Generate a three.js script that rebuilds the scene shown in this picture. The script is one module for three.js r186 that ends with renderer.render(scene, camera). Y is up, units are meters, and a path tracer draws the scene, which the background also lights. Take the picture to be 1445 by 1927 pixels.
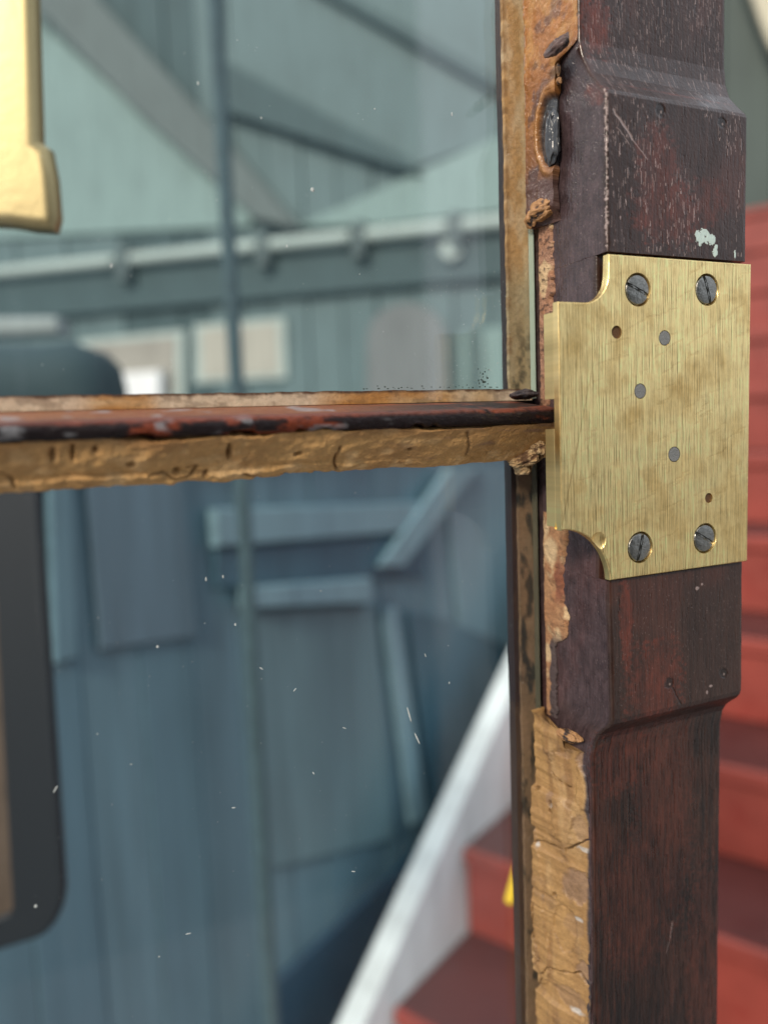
import * as THREE from 'three';
import * as BGU from 'three/addons/utils/BufferGeometryUtils.js';
import { RoundedBoxGeometry } from 'three/addons/geometries/RoundedBoxGeometry.js';
import { Brush, Evaluator, SUBTRACTION } from 'three-bvh-csg';

// ------------------------------------------------------------------ camera, sky, sun, exposure
// Lengths in the builders are millimetres measured from the lower left corner of the brass plate; MM turns them into metres.
const MM = 0.001;
const scene = new THREE.Scene();
const CAM = new THREE.Vector3(-145.1, 44.8, 170.8);
const camera = new THREE.PerspectiveCamera(67.356, 767 / 1024, 0.02, 60);
const camTurn = new THREE.Matrix4().makeRotationY(-23.84 * Math.PI / 180)
  .multiply(new THREE.Matrix4().makeRotationX(-6.07 * Math.PI / 180)).multiply(new THREE.Matrix4().makeRotationZ(-2.14 * Math.PI / 180));
camera.quaternion.setFromRotationMatrix(camTurn);
camera.position.copy(CAM).multiplyScalar(MM);
camera.focus = 0.224;
camera.userData.fStop = 5.0;
scene.add(camera);

const renderer = new THREE.WebGLRenderer({ antialias: true });
renderer.toneMapping = THREE.LinearToneMapping;
renderer.toneMappingExposure = 1.22;
renderer.shadowMap.enabled = true;

// hash noise
function h3(x, y, s) { let n = Math.imul(x, 374761393) + Math.imul(y, 668265263) + Math.imul(s, 2147483647 ^ 0x5bd1e995); n = Math.imul(n ^ (n >>> 13), 1274126177); n ^= n >>> 16; return (n >>> 0) / 4294967295; }
function vn(x, y, s = 0) { const xi = Math.floor(x), yi = Math.floor(y); let fx = x - xi, fy = y - yi; fx = fx * fx * (3 - 2 * fx); fy = fy * fy * (3 - 2 * fy);
  const a = h3(xi, yi, s), b = h3(xi + 1, yi, s), c = h3(xi, yi + 1, s), d = h3(xi + 1, yi + 1, s); return a + (b - a) * fx + (c - a) * fy + (a - b - c + d) * fx * fy; }
function fbm(x, y, s = 0, o = 4) { let v = 0, a = 0.5, t = 0; for (let i = 0; i < o; i++) { v += a * vn(x, y, s + i * 17); t += a; a *= 0.5; x *= 2.03; y *= 2.03; } return v / t; }
let seed = 12345; const rnd = () => { seed = (Math.imul(seed, 1664525) + 1013904223) >>> 0; return seed / 4294967296; };
const cl = (x, a = 0, b = 1) => Math.min(b, Math.max(a, x)), ss = (a, b, x) => { const t = cl((x - a) / (b - a)); return t * t * (3 - 2 * t); }, mix = (a, b, t) => a + (b - a) * t;
const mix3 = (a, b, t) => [a[0] + (b[0] - a[0]) * t, a[1] + (b[1] - a[1]) * t, a[2] + (b[2] - a[2]) * t];
const enc = (c) => 255 * cl(c <= 0.0031308 ? c * 12.92 : 1.055 * Math.pow(c, 1 / 2.4) - 0.055);

{ // overcast sky
  const W = 256, H = 128, d = new Float32Array(W * H * 4);
  for (let j = 0; j < H; j++) for (let i = 0; i < W; i++) {
    const el = ((j + 0.5) / H - 0.5) * Math.PI, a = i / W * Math.PI * 2;
    const c = 0.9 + 0.2 * (fbm(3 + 2.2 * Math.cos(a) + el, 7 + 2.2 * Math.sin(a) + el * 1.7, 3, 4) - 0.5), g = el > 0 ? 0.72 + 0.42 * Math.sin(el) : 0.5;
    const k = (j * W + i) * 4; d[k] = 0.93 * c * g; d[k + 1] = 1.0 * c * g; d[k + 2] = 1.1 * c * g; d[k + 3] = 1;
  }
  const t = new THREE.DataTexture(d, W, H, THREE.RGBAFormat, THREE.FloatType);
  t.mapping = THREE.EquirectangularReflectionMapping; t.magFilter = t.minFilter = THREE.LinearFilter; t.needsUpdate = true;
  scene.background = t; scene.environment = t;
}
const sun = new THREE.DirectionalLight(0xfff0dc, 2.5);
sun.position.set(-5.7, 4.3, 4.8); sun.target.position.set(0, 0, 0);
sun.castShadow = true; sun.shadow.radius = 22; sun.shadow.mapSize.set(2048, 2048);
Object.assign(sun.shadow.camera, { left: -4, right: 4, top: 4, bottom: -4, near: 0.5, far: 18 });
scene.add(sun, sun.target);

// ------------------------------------------------------------------ helpers
const FM = 1446;
// the point (mm) where the photograph's pixel meets a plane: n . p = d
function meet(px, py, n, d) { const r = new THREE.Vector3((px - 722.5) / FM, -(py - 963.5) / FM, -1).applyMatrix4(camTurn); return CAM.clone().addScaledVector(r, (d - n.dot(CAM)) / n.dot(r)); }
const at = (px, py, z) => meet(px, py, new THREE.Vector3(0, 0, 1), z);
const used = {};
function numbered(n) { used[n] = (used[n] ?? -1) + 1; return used[n] ? `${n}_${String(used[n]).padStart(3, '0')}` : n; }
function tag(o, label, category, group, kind) { if (label) o.userData.label = label; if (category) o.userData.category = category; if (group) o.userData.group = group; if (kind) o.userData.kind = kind; return o; }
function thing(name, [x, y, z], label, category, group) { const g = new THREE.Group(); g.name = numbered(name); g.position.set(x, y, z).multiplyScalar(MM); scene.add(g); return tag(g, label, category, group); }
function part(name, geo, mat, parent, origin, label) { // geo in mm, in scene axes; origin (mm) = the parent's place
  const g = geo; if (origin) g.translate(-origin[0], -origin[1], -origin[2]); g.scale(MM, MM, MM);
  const m = new THREE.Mesh(g, mat); m.name = parent === scene ? numbered(name) : name; m.castShadow = m.receiveShadow = true; if (label) m.userData.label = label; parent.add(m); return m;
}
function grid(nu, nv, fn, flip = false) {
  const p = [], uv = [], col = [], idx = []; let hasC = false;
  for (let j = 0; j <= nv; j++) for (let i = 0; i <= nu; i++) { const q = fn(i / nu, j / nv, i, j); p.push(q[0], q[1], q[2]); uv.push(q[3] ?? i / nu, q[4] ?? j / nv); if (q.length > 5) { hasC = true; col.push(q[5], q[6], q[7]); } }
  for (let j = 0; j < nv; j++) for (let i = 0; i < nu; i++) { const a = j * (nu + 1) + i, b = a + 1, c = a + nu + 1, d = c + 1; if (flip) idx.push(a, c, b, b, c, d); else idx.push(a, b, c, b, d, c); }
  const g = new THREE.BufferGeometry(); g.setAttribute('position', new THREE.Float32BufferAttribute(p, 3)); g.setAttribute('uv', new THREE.Float32BufferAttribute(uv, 2)); if (hasC) g.setAttribute('color', new THREE.Float32BufferAttribute(col, 3));
  g.setIndex(idx); g.computeVertexNormals(); return g;
}
function slab(nu, nv, front, back) { // a closed piece between two grids
  const F = (u, v) => front(u, v), B = (u, v) => { const f = front(u, v), b = back(u, v, f); return [b[0], b[1], b[2], ...f.slice(3)]; };
  const side = (n, f) => grid(n, 2, (s, t) => { const [u, v] = f(s), a = F(u, v), b = B(u, v); return a.map((x, k) => mix(x, b[k], t)); });
  return BGU.mergeGeometries([grid(nu, nv, F), grid(nu, nv, B, true), side(nv, (s) => [0, s]), side(nv, (s) => [1, 1 - s]), side(nu, (s) => [1 - s, 0]), side(nu, (s) => [s, 1])]);
}
function texture(w, h, fn, srgb = true, repeat = false) { // fn(u, v) -> [r, g, b] linear (or data)
  const d = new Uint8Array(w * h * 4);
  for (let j = 0; j < h; j++) for (let i = 0; i < w; i++) { const c = fn((i + 0.5) / w, (j + 0.5) / h, i, j), k = (j * w + i) * 4; for (let q = 0; q < 3; q++) d[k + q] = srgb ? enc(c[q]) : 255 * cl(c[q]); d[k + 3] = 255; }
  const t = new THREE.DataTexture(d, w, h); t.magFilter = THREE.LinearFilter; t.minFilter = THREE.LinearMipmapLinearFilter; if (srgb) t.colorSpace = THREE.SRGBColorSpace; if (repeat) t.wrapS = t.wrapT = THREE.RepeatWrapping; t.needsUpdate = true; return t;
}
function stamps(w, h) { // a float layer that takes strokes and spots; units of the layer are its pixels
  const a = new Float32Array(w * h);
  return { a, w, h, line(x0, y0, x1, y1, r, v, wob = 0) { const n = Math.ceil(Math.hypot(x1 - x0, y1 - y0) / Math.max(0.4, r * 0.4)) + 1; for (let k = 0; k <= n; k++) { const t = k / n; this.spot(mix(x0, x1, t) + wob * (vn(t * 6, x0, 5) - 0.5), mix(y0, y1, t), r * (0.7 + 0.6 * vn(t * 9, y0, 9)), r, v); } },
    spot(cx, cy, rx, ry, v, rag = 0) { for (let y = Math.max(0, Math.floor(cy - ry - 1)); y <= Math.min(h - 1, cy + ry + 1); y++) for (let x = Math.max(0, Math.floor(cx - rx - 1)); x <= Math.min(w - 1, cx + rx + 1); x++) { let d = Math.hypot((x - cx) / rx, (y - cy) / ry); if (rag) d += rag * (fbm(x * 0.21, y * 0.21, 31, 3) - 0.5); const c = v * (1 - ss(0.65, 1.1, d)); if (c > a[y * w + x]) a[y * w + x] = c; } },
    get(u, v) { return a[Math.min(h - 1, Math.floor(v * h)) * w + Math.min(w - 1, Math.floor(u * w))]; } };
}
function segDist(x, y, L) { let m = 1e9; for (let k = 0; k + 1 < L.length; k++) { const [a, b] = L[k], [c, d] = L[k + 1], dx = c - a, dy = d - b, t = cl(((x - a) * dx + (y - b) * dy) / (dx * dx + dy * dy)); m = Math.min(m, Math.hypot(x - a - t * dx, y - b - t * dy)); } return m; }
const mat = (o) => new THREE.MeshPhysicalMaterial(o);
const lin = (r, g, b) => new THREE.Color().setRGB(r, g, b);

// ------------------------------------------------------------------ materials
const TW = 512, TH = 2048, Y0 = -200, Y1 = 200;              // sheet of the stile's skin: 122 mm round, 400 mm tall
const UF = 32.5 / 122, UF1 = 85.5 / 122;                      // where the front face begins and ends on it
const skinX = (x) => (UF + (x - 0.5) / 52.7 * (UF1 - UF)) * TW, skinY = (y) => (y - Y0) / (Y1 - Y0) * TH, skinS = (z, zf) => cl((z + 36) / (zf + 36)) * (31.5 / 122) * TW;
const pale = stamps(TW, TH), dent = stamps(TW, TH), red = stamps(TW, TH), paint = stamps(TW, TH), rim = stamps(TW, TH);
{
  const P = (px, py, z = -1.5) => { const q = at(px, py, z); return [skinX(q.x), skinY(q.y)]; };
  for (let k = 0; k < 1150; k++) { // filled pores, thick on the upper half
    const y = mix(91, 175, rnd()), x = skinX(mix(1, 52, rnd())), l = 3 + 17 * rnd() * rnd(), d = fbm(x * 0.03, y * 0.06, 4); if (d < 0.36) continue;
    pale.line(x, skinY(y), x + (rnd() - 0.5) * 2, skinY(y) + l, 0.42 + 0.26 * rnd(), 0.2 + 0.9 * rnd() * rnd() * (y < 132 ? 1 : 0.55));
  }
  for (let k = 0; k < 420; k++) { const y = skinY(mix(-40, -2, rnd())), x = skinX(mix(1, 52, rnd())); pale.spot(x, y, 0.7, 1.1, 0.28 * rnd()); }
  for (let k = 0; k < 900; k++) { const y = skinY(mix(-42, 150, rnd())), x = rnd() * 31 / 122 * TW; pale.spot(x, y, 0.7, 0.9 + rnd(), 0.45 * rnd() * rnd()); }
  for (let k = 0; k < 700; k++) { const y = skinY(mix(-190, -52, rnd())), x = skinX(mix(1, 52, rnd())); dent.line(x, y, x + (rnd() - 0.5) * 2, y + 8 + 40 * rnd(), 0.7, 0.25 + 0.5 * rnd()); }
  for (let k = 0; k < 500; k++) { const y = skinY(mix(-42, 175, rnd())), x = skinX(mix(1, 52, rnd())); dent.line(x, y, x + (rnd() - 0.5) * 1.5, y + 3 + 14 * rnd(), 0.6, 0.2 + 0.35 * rnd()); }
  for (let k = 0; k < 110; k++) { const y = skinY(mix(92, 134, rnd())), x = (31.5 + rnd() * 0.7) / 122 * TW; pale.spot(x, y, 0.7, 1 + 3 * rnd(), 0.3 + 0.5 * rnd()); }
  let a = P(1147, 205), b = P(1185, 262), c = P(1214, 300); pale.line(...a, ...b, 2.0, 0.62, 3); pale.line(...b, ...c, 1.0, 0.5, 2); pale.line(...P(1156, 240), ...P(1180, 272), 0.9, 0.4, 3); dent.line(...a, ...b, 1.3, 0.7, 3);
  pale.line(...P(1266, 1735, -9), ...P(1262, 1765, -9), 0.9, 0.4); pale.line(...P(1262, 1765, -9), ...P(1254, 1795, -9), 0.7, 0.3);
  for (const [x, y, r] of [[1240, 208, 5], [1360, 232, 4.6], [1254, 1287, 5], [1360, 1267, 4.6]]) { const q = P(x, y); dent.spot(q[0], q[1], r * 1.6, r * 2.0, 1, 0.5); rim.spot(q[0] + 1, q[1] - 2, r * 0.4, r * 0.5, 0.8, 0.6); }
  dent.line(...P(1258, 1292), ...P(1276, 1326), 1.6, 0.8, 2);
  for (const [x, y, rx, ry] of [[1335, 1292, 3, 2], [1328, 1304, 2, 4], [1311, 1108, 3, 3], [1320, 1100, 2, 2]]) { const q = P(x, y); pale.spot(q[0], q[1], rx, ry, 0.6, 1); }
  for (const [x, y, rx, ry, v] of [[1318, 447, 9, 13, 1], [1338, 452, 12, 10, 1], [1347, 474, 5, 14, 1], [1325, 440, 12, 6, 0.9], [1385, 480, 2, 6, 0.8]]) { const q = P(x, y); paint.spot(q[0], q[1], rx, ry, v, 1.5); }
  for (const [x, y, rx, ry] of [[1328, 470, 9, 9]]) { const q = P(x, y); for (let j = -12; j < 12; j++) for (let i = -12; i < 12; i++) if (Math.hypot(i / rx, j / ry) < 0.9) paint.a[Math.round(q[1] + j) * TW + Math.round(q[0] + i)] = 0; }
  for (const [x, y, rx, ry, v, z] of [[1255, 400, 60, 60, 0.75, -1.5], [1235, 320, 34, 80, 0.7, -1.5], [1290, 170, 90, 20, 0.55, -1.5], [1330, 380, 30, 40, 0.5, -1.5], [1120, 160, 18, 26, 0.8, -1.5], [1172, 1180, 12, 90, 0.9, -1.5], [1225, 1290, 50, 60, 0.75, -1.5], [1160, 1430, 46, 46, 0.85, -9], [1230, 1450, 40, 60, 0.5, -9], [1250, 1580, 50, 150, 0.5, -9], [1200, 1700, 60, 90, 0.45, -9], [1330, 1800, 30, 150, 0.5, -9], [1120, 50, 26, 60, 0.9, -11]]) { const q = at(x, y, z), e = at(x + rx, y + ry, z); red.spot(skinX(q.x), skinY(q.y), Math.abs(skinX(e.x) - skinX(q.x)) * 1.25, Math.abs(skinY(e.y) - skinY(q.y)) * 1.25, v, 1.1); }
}
const woodAt = (u, v, o) => {
  const x = u * 122, y = Y0 + v * (Y1 - Y0);
  const g1 = fbm(x * 1.9, y * 0.05, 11, 4), g2 = fbm(x * 5.2, y * 0.16, 12, 3), p1 = fbm(x * 0.06, y * 0.035, 13, 4), p2 = fbm(x * 0.5, y * 0.3, 14, 4);
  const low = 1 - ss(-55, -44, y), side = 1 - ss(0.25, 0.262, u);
  let c = mix3([0.026, 0.016, 0.013], [0.064, 0.036, 0.028], cl(0.25 + 0.9 * (g1 - 0.5) + 0.7 * (p1 - 0.3)));
  c = mix3(c, mix3([0.0075, 0.005, 0.0045], [0.052, 0.022, 0.014], cl(0.45 + 1.7 * (g1 - 0.5) + 1.4 * (g2 - 0.5) + 2.2 * (p1 - 0.5))), low * 0.85);
  c = mix3(c, mix3([0.045, 0.034, 0.039], [0.105, 0.082, 0.092], cl(0.45 + 0.9 * (p2 - 0.5) + 0.5 * (p1 - 0.5) + 0.3 * (vn(x * 2.2, y * 1.6, 18) - 0.5))), side * 0.92);  // sky sheen on the left side wall, painted in as lighter purple
  const r = cl(pick(red, u, v) * 1.0 * (0.2 + 1.4 * p2) * (0.3 + 1.2 * g1) * 0.8 + 0.2 * ss(0.56, 0.75, p1)); c = mix3(c, mix3([0.135, 0.038, 0.024], [0.1, 0.03, 0.019], low), r * 0.95);
  const w = 1 + 0.9 * (g2 - 0.5) + 0.35 * (p2 - 0.5); c = c.map((q) => q * w);
  const d = pick(dent, u, v); c = mix3(c, [0.012, 0.009, 0.008], d * 0.8);
  c = mix3(c, [0.52, 0.47, 0.47], cl(pick(pale, u, v) * 0.95)); c = mix3(c, [0.4, 0.36, 0.34], pick(rim, u, v) * 0.7);
  const t = pick(paint, u, v); c = mix3(c, [0.6, 0.86, 0.84], ss(0.3, 0.5, t * (0.35 + 0.9 * fbm(x * 1.6, y * 1.6, 8, 3))));
  return c;
};
const pick = (s, u, v) => s.get(u, v);
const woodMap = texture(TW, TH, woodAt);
const woodBump = texture(TW, TH, (u, v) => { const x = u * 122, y = Y0 + v * 400; const h = 0.62 + 0.22 * (fbm(x * 4.2, y * 0.3, 12, 3) - 0.5) + 0.3 * (fbm(x * 1.6, y * 1.3, 15, 4) - 0.5) + 0.25 * (vn(x * 4.5, y * 4.5, 16) - 0.5) * (u < 0.26 ? 0.7 : 0.5) - 0.6 * pick(dent, u, v) + 0.22 * pick(pale, u, v) + 0.25 * pick(paint, u, v); return [h, h, h]; }, false);
const woodRough = texture(256, 1024, (u, v) => { const r = 0.34 - 0.06 * (1 - ss(0.24, 0.27, u)) + 0.3 * (fbm(u * 30, v * 60, 21, 4) - 0.5) + 0.15 * (fbm(u * 7, v * 9, 22, 3) - 0.5); return [r, r, r]; }, false);
const M = {};
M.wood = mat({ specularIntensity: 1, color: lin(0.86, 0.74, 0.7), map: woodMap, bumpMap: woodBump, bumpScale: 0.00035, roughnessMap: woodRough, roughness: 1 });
const grainTex = texture(256, 256, (u, v) => { const k = 0.72 + 0.36 * fbm(u * 24, v * 24, 41, 5) + 0.14 * (vn(u * 110, v * 110, 44) - 0.5); return [k, k, k]; }, true, true);
const grainBump = texture(256, 256, (u, v) => { const k = fbm(u * 16, v * 16, 51, 5) * 0.8 + 0.2 * vn(u * 90, v * 90, 52); return [k, k, k]; }, false, true);
M.putty = mat({ vertexColors: true, map: grainTex, bumpMap: grainBump, bumpScale: 0.00032, roughness: 0.5 });
M.puttyBar = mat({ vertexColors: true, color: lin(1.85, 1.85, 1.85), map: grainTex, bumpMap: grainBump, bumpScale: 0.0005, roughness: 0.7 });
M.puttyGloss = mat({ vertexColors: true, map: grainTex, bumpMap: grainBump, bumpScale: 0.0004, roughness: 0.3 });
M.dry = mat({ vertexColors: true, map: grainTex, bumpMap: grainBump, bumpScale: 0.0009, roughness: 0.9 });
M.pitch = mat({ vertexColors: true, roughness: 0.18 });
M.bed = mat({ vertexColors: true, map: grainTex, bumpMap: grainBump, bumpScale: 0.00025, roughness: 0.8 });
M.bar = mat({ specularIntensity: 0.4, vertexColors: true, map: grainTex, bumpMap: grainBump, bumpScale: 0.0005, roughness: 0.4 });
M.darkWood = mat({ color: lin(0.028, 0.011, 0.009), roughness: 0.4, bumpMap: grainBump, bumpScale: 0.0003 });
M.glass = mat({ color: 0xffffff, transmission: 1, thickness: 0, roughness: 0, ior: 1.42 });
M.glassEdge = mat({ color: lin(0.36, 0.47, 0.4), roughness: 0.35 }); M.glassEdgeDirty = mat({ color: lin(0.1, 0.1, 0.065), roughness: 0.5, bumpMap: grainBump, bumpScale: 0.0004 });
M.dust = mat({ color: lin(0.5, 0.54, 0.53), roughness: 0.9 });

// brass: 70 x 90 mm of plate
const bw = 1024, bh = 1300;
const rub = stamps(256, 330);
for (let k = 0; k < 70; k++) { const x = rnd() * 256, y = rnd() * 330, s = 0.5 + rnd(); rub.line(x, y, x + 26 * s, y + (6 + 10 * rnd()) * s, 1.2, 0.35 + 0.4 * rnd(), 10); }
const bp = (u, v) => [u * 70 - 17, v * 90];
const tarnish = (x, y) => { // patches of brown film on the plate
  let t = 0.55 * ss(0.5, 0.8, fbm(x * 0.1 + y * 0.05, y * 0.09 - x * 0.04, 61, 5)) + 0.3 * ss(0.5, 0.8, fbm(x * 0.35, y * 0.3, 62, 4));
  for (const [a, b, ra, rb, k] of [[24, 50, 11, 6, 0.45], [9, 45, 7, 6, 0.4], [2.5, 65, 3, 5, 0.45], [30, 30, 12, 5, 0.35], [40, 58, 10, 5, 0.35], [-13, 62, 4, 9, 0.35]]) t += k * (1 - ss(0.3, 1.2, Math.hypot((x - a) / ra, (y - b) / rb) + 0.8 * (fbm(x * 0.25, y * 0.25, 63, 3) - 0.5)));
  return cl(t);
};
const lines = (x, y) => { const w = x + 0.25 * vn(x * 0.3, y * 0.05, 6); return 0.2 * vn(w * 1.9, y * 0.05, 71) + 0.4 * vn(w * 3.9, y * 0.11, 72) + 0.4 * vn(w * 7.2, y * 0.2, 73); };
M.brass = mat({
  metalness: 1, roughness: 1, bumpScale: 0.0001,
  map: texture(bw, bh, (u, v) => { const [x, y] = bp(u, v), t = tarnish(x, y), l = lines(x, y), r = rub.get(u, v) * 0.5; let c = mix3([1.0, 0.755, 0.34], [0.52, 0.33, 0.11], cl(t * 0.66 + r * 0.5)); const k = 1.02 + 0.7 * (l - 0.5) + 0.2 * (fbm(x * 1.4, y * 1.0, 64, 3) - 0.5); return c.map((q) => q * k); }),
  bumpMap: texture(bw, bh, (u, v) => { const [x, y] = bp(u, v); const h = 0.5 + 1.3 * (lines(x, y) - 0.5) + 0.3 * (fbm(x * 0.9, y * 0.6, 66, 4) - 0.5) - 0.25 * rub.get(u, v); return [h, h, h]; }, false),
  roughnessMap: texture(512, 650, (u, v) => { const [x, y] = bp(u, v); const r = 0.34 + 0.16 * tarnish(x, y) + 0.12 * (lines(x, y) - 0.5); return [r, r, r]; }, false),
});
M.brassSide = mat({ map: M.brass.map, bumpMap: M.brass.bumpMap, bumpScale: 0.00012, metalness: 1, roughness: 0.5, color: lin(0.8, 0.85, 0.9) });
M.brassPlain = mat({ color: lin(0.42, 0.35, 0.185), metalness: 1, roughness: 0.5, bumpMap: grainBump, bumpScale: 0.00012 });
const steelMap = texture(128, 128, (u, v) => { const k = 0.75 + 0.5 * (fbm(u * 18, v * 18, 81, 4) - 0.5); return [0.34 * k, 0.335 * k, 0.31 * k]; }, true, true);
M.steel = mat({ map: steelMap, metalness: 1, roughness: 0.36, bumpMap: grainBump, bumpScale: 0.0002 });
M.rust = mat({ color: lin(0.12, 0.06, 0.025), roughness: 0.9, bumpMap: grainBump, bumpScale: 0.0005 });
M.lead = mat({ color: lin(0.25, 0.25, 0.24), metalness: 0.6, roughness: 0.55, bumpMap: grainBump, bumpScale: 0.0003 });

// ------------------------------------------------------------------ the sash: stile, bar, panes, putty, plate
const SB = [0, -200, 0];
const sash = thing('window_sash', SB, 'dark varnished wooden window sash with crumbling putty and a brass plate', 'window');
const lerpTable = (T, y) => { if (y <= T[0][0]) return T[0][1]; for (let k = 0; k + 1 < T.length; k++) if (y <= T[k + 1][0]) { const t = (y - T[k][0]) / (T[k + 1][0] - T[k][0]); return mix(T[k][1], T[k + 1][1], t); } return T.at(-1)[1]; };
const PROFILE = [[-200, -9.3], [-56, -9.2], [-51, -8.7], [-48.6, -7.4], [-46.6, -5.2], [-45, -3.2], [-43.6, -2], [-42, -1.5], [-0.45, -1.4], [-0.35, -6], [91.1, -6], [91.25, -1.5], [132.6, -1.5], [133.8, -2.0], [136.4, -4.4], [140.5, -7.8], [145.2, -10], [150, -11], [200, -11.2]];
{
  const ys = []; for (let y = -200; y <= 200; y += 0.9) ys.push(y);
  for (const [y] of PROFILE) ys.push(y); for (let y = 131; y < 151; y += 0.35) ys.push(y); for (let y = -58; y < -40; y += 0.35) ys.push(y);
  const Y = [...new Set(ys.map((y) => Math.round(y * 100) / 100))].sort((a, b) => a - b);
  const cols = []; for (let k = 0; k <= 20; k++) cols.push(['L', k / 20]); for (let k = 1; k < 5; k++) cols.push(['A', k / 5]); for (let k = 0; k <= 70; k++) cols.push(['F', k / 70]); for (let k = 1; k < 5; k++) cols.push(['B', k / 5]); for (let k = 0; k <= 6; k++) cols.push(['R', k / 6]);
  const g = grid(cols.length - 1, Y.length - 1, (a, b, i, j) => {
    const [c, t] = cols[i], y = Y[j], zf = lerpTable(PROFILE, y), xl = 0.5 + 0.8 * ss(0, -45, y) * ss(-56, -50, y) - 1.2 * ss(138, 150, y), xr = 53.2 + 0.6 * ss(20, -45, y) * ss(-56, -50, y) + 1.2 * ss(138, 150, y), r = 0.75 + 0.35 * fbm(y * 0.35, 3, 5);
    let x, z, u; const w = 0.35 * (fbm(y * 0.06, 1.5, 77, 3) - 0.5);
    if (c === 'L') { x = xl + 0.5 * (fbm(y * 0.12, t * 3, 91, 3) - 0.5); z = mix(-36, zf - r, t); u = t * 31.5 / 122; }
    else if (c === 'A') { const q = t * Math.PI / 2; x = xl + r * (1 - Math.cos(q)); z = zf - r * (1 - Math.sin(q)); u = (31.5 + t) / 122; }
    else if (c === 'F') { x = mix(xl + r, xr - r, t); z = zf + 0.22 * (fbm(x * 0.13, y * 0.05, 92, 3) - 0.5); u = mix(UF, UF1, t); }
    else if (c === 'B') { const q = t * Math.PI / 2; x = xr - r * (1 - Math.sin(q)); z = zf - r * (1 - Math.cos(q)); u = (85.5 + t) / 122; }
    else { x = xr; z = mix(zf - r, -46, t); u = (86.5 + 35.5 * t) / 122; }
    return [x + w * 0.6, y, z, u, (y - Y0) / (Y1 - Y0)];
  });
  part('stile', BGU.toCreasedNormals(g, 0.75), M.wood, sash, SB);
}
const extY = (pts, y0, y1) => { const s = new THREE.Shape(pts.map(([x, z]) => new THREE.Vector2(x, -z))); const g = new THREE.ExtrudeGeometry(s, { depth: y1 - y0, bevelEnabled: false, steps: 60 }); g.rotateX(-Math.PI / 2); g.translate(0, y0, 0); return g; };
const rough = (g, amp, f, s) => { const p = g.attributes.position; for (let i = 0; i < p.count; i++) { const x = p.getX(i), y = p.getY(i), z = p.getZ(i); p.setXYZ(i, x + amp * (fbm(x * f + z, y * f, s, 3) - 0.5), y, z); } g.computeVertexNormals(); return g; };
part('rebate_lip', rough(extY([[-8.4, -37.2], [-7.6, -40.5], [-6.2, -44.4], [0.4, -45], [0.4, -37.2]], -200, 200), 0.35, 0.08, 5), M.darkWood, sash, SB);
{ const c = new THREE.BoxGeometry(51.2, 399, 32); c.translate(27, 0, -30.2); part('stile_core', c, M.darkWood, sash, SB); }

// panes: clear sheets with their cut edge
const paneParts = [];
function pane(x0, x1, y0, y1) {
  const g = new THREE.BoxGeometry(x1 - x0, y1 - y0, 2.4); g.translate((x0 + x1) / 2, (y0 + y1) / 2, -34.2);
  const m = part('glass_pane', g, M.glass, sash, SB); const e = new THREE.BoxGeometry(0.35, y1 - y0, 2.3); e.translate(x1 + 0.2, (y0 + y1) / 2, -34.2);
  part('pane_edge', e, y0 > 0 ? M.glassEdge : M.glassEdgeDirty, m, SB); paneParts.push(m); return m;
}
const paneUp = pane(-330, -1.55, 53.1, 200), paneLow = pane(-330, -1.75, -200, 42);
paneUp.userData.label = 'clear upper pane with dust'; paneLow.userData.label = 'clear lower pane with dust and scratches';
function specks(m, list, n, x0, x1, y0, y1) {
  const G = []; const add = (x, y, r, l, a) => { const g = new THREE.SphereGeometry(1, 6, 4); g.scale(r, l, 0.05); g.rotateZ(a); g.translate(x, y, -32.95); G.push(g); };
  for (const [px, py, r, l, a] of list) { const q = at(px, py, -33); add(q.x, q.y, r * 0.75, (l ?? r) * 0.75, a ?? 0); }
  for (let k = 0; k < n; k++) { const r = 0.05 + 0.09 * rnd() * rnd(); add(mix(x0, x1, rnd()), mix(y0, y1, rnd()), r, r * (1 + 2 * rnd() * rnd()), rnd() * 3); }
  const g = part('dust_speck', BGU.mergeGeometries(G), M.dust, m, SB); g.userData.kind = 'stuff';
}
specks(paneUp, [[588, 357, 0.75, 0.8], [373, 157, 0.35, 0.6], [492, 222, 0.35], [705, 205, 0.3], [210, 500, 0.4, 0.7], [540, 463, 0.35, 0.5], [850, 215, 0.3, 0.8]], 90, -145, -10, 60, 150);
specks(paneUp, [], 110, -38, -9, 57, 92);
specks(paneLow, [[297, 1217, 0.5], [443, 1175, 0.35, 0.5], [388, 1090, 0.3, 0.8], [420, 1085, 0.3, 0.6], [492, 1258, 0.25, 0.9, 0.9], [555, 1298, 0.2, 0.9, -0.8], [648, 1370, 0.2, 0.9, 1.1], [800, 1233, 0.2, 0.9, 0.3], [845, 1285, 0.3, 0.5], [590, 1455, 0.25, 0.7, 0.5], [68, 1705, 0.5, 0.6], [355, 1757, 0.22, 1.1, 1.5], [770, 1345, 0.35, 3.6, 0.25], [785, 1390, 0.35, 3, 0.4], [300, 1800, 0.3], [665, 1640, 0.25, 0.9, 1.2], [440, 1520, 0.25, 0.8, 1.4], [105, 1485, 0.25, 1.4, -0.6]], 150, -150, -8, -110, 32);

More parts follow.
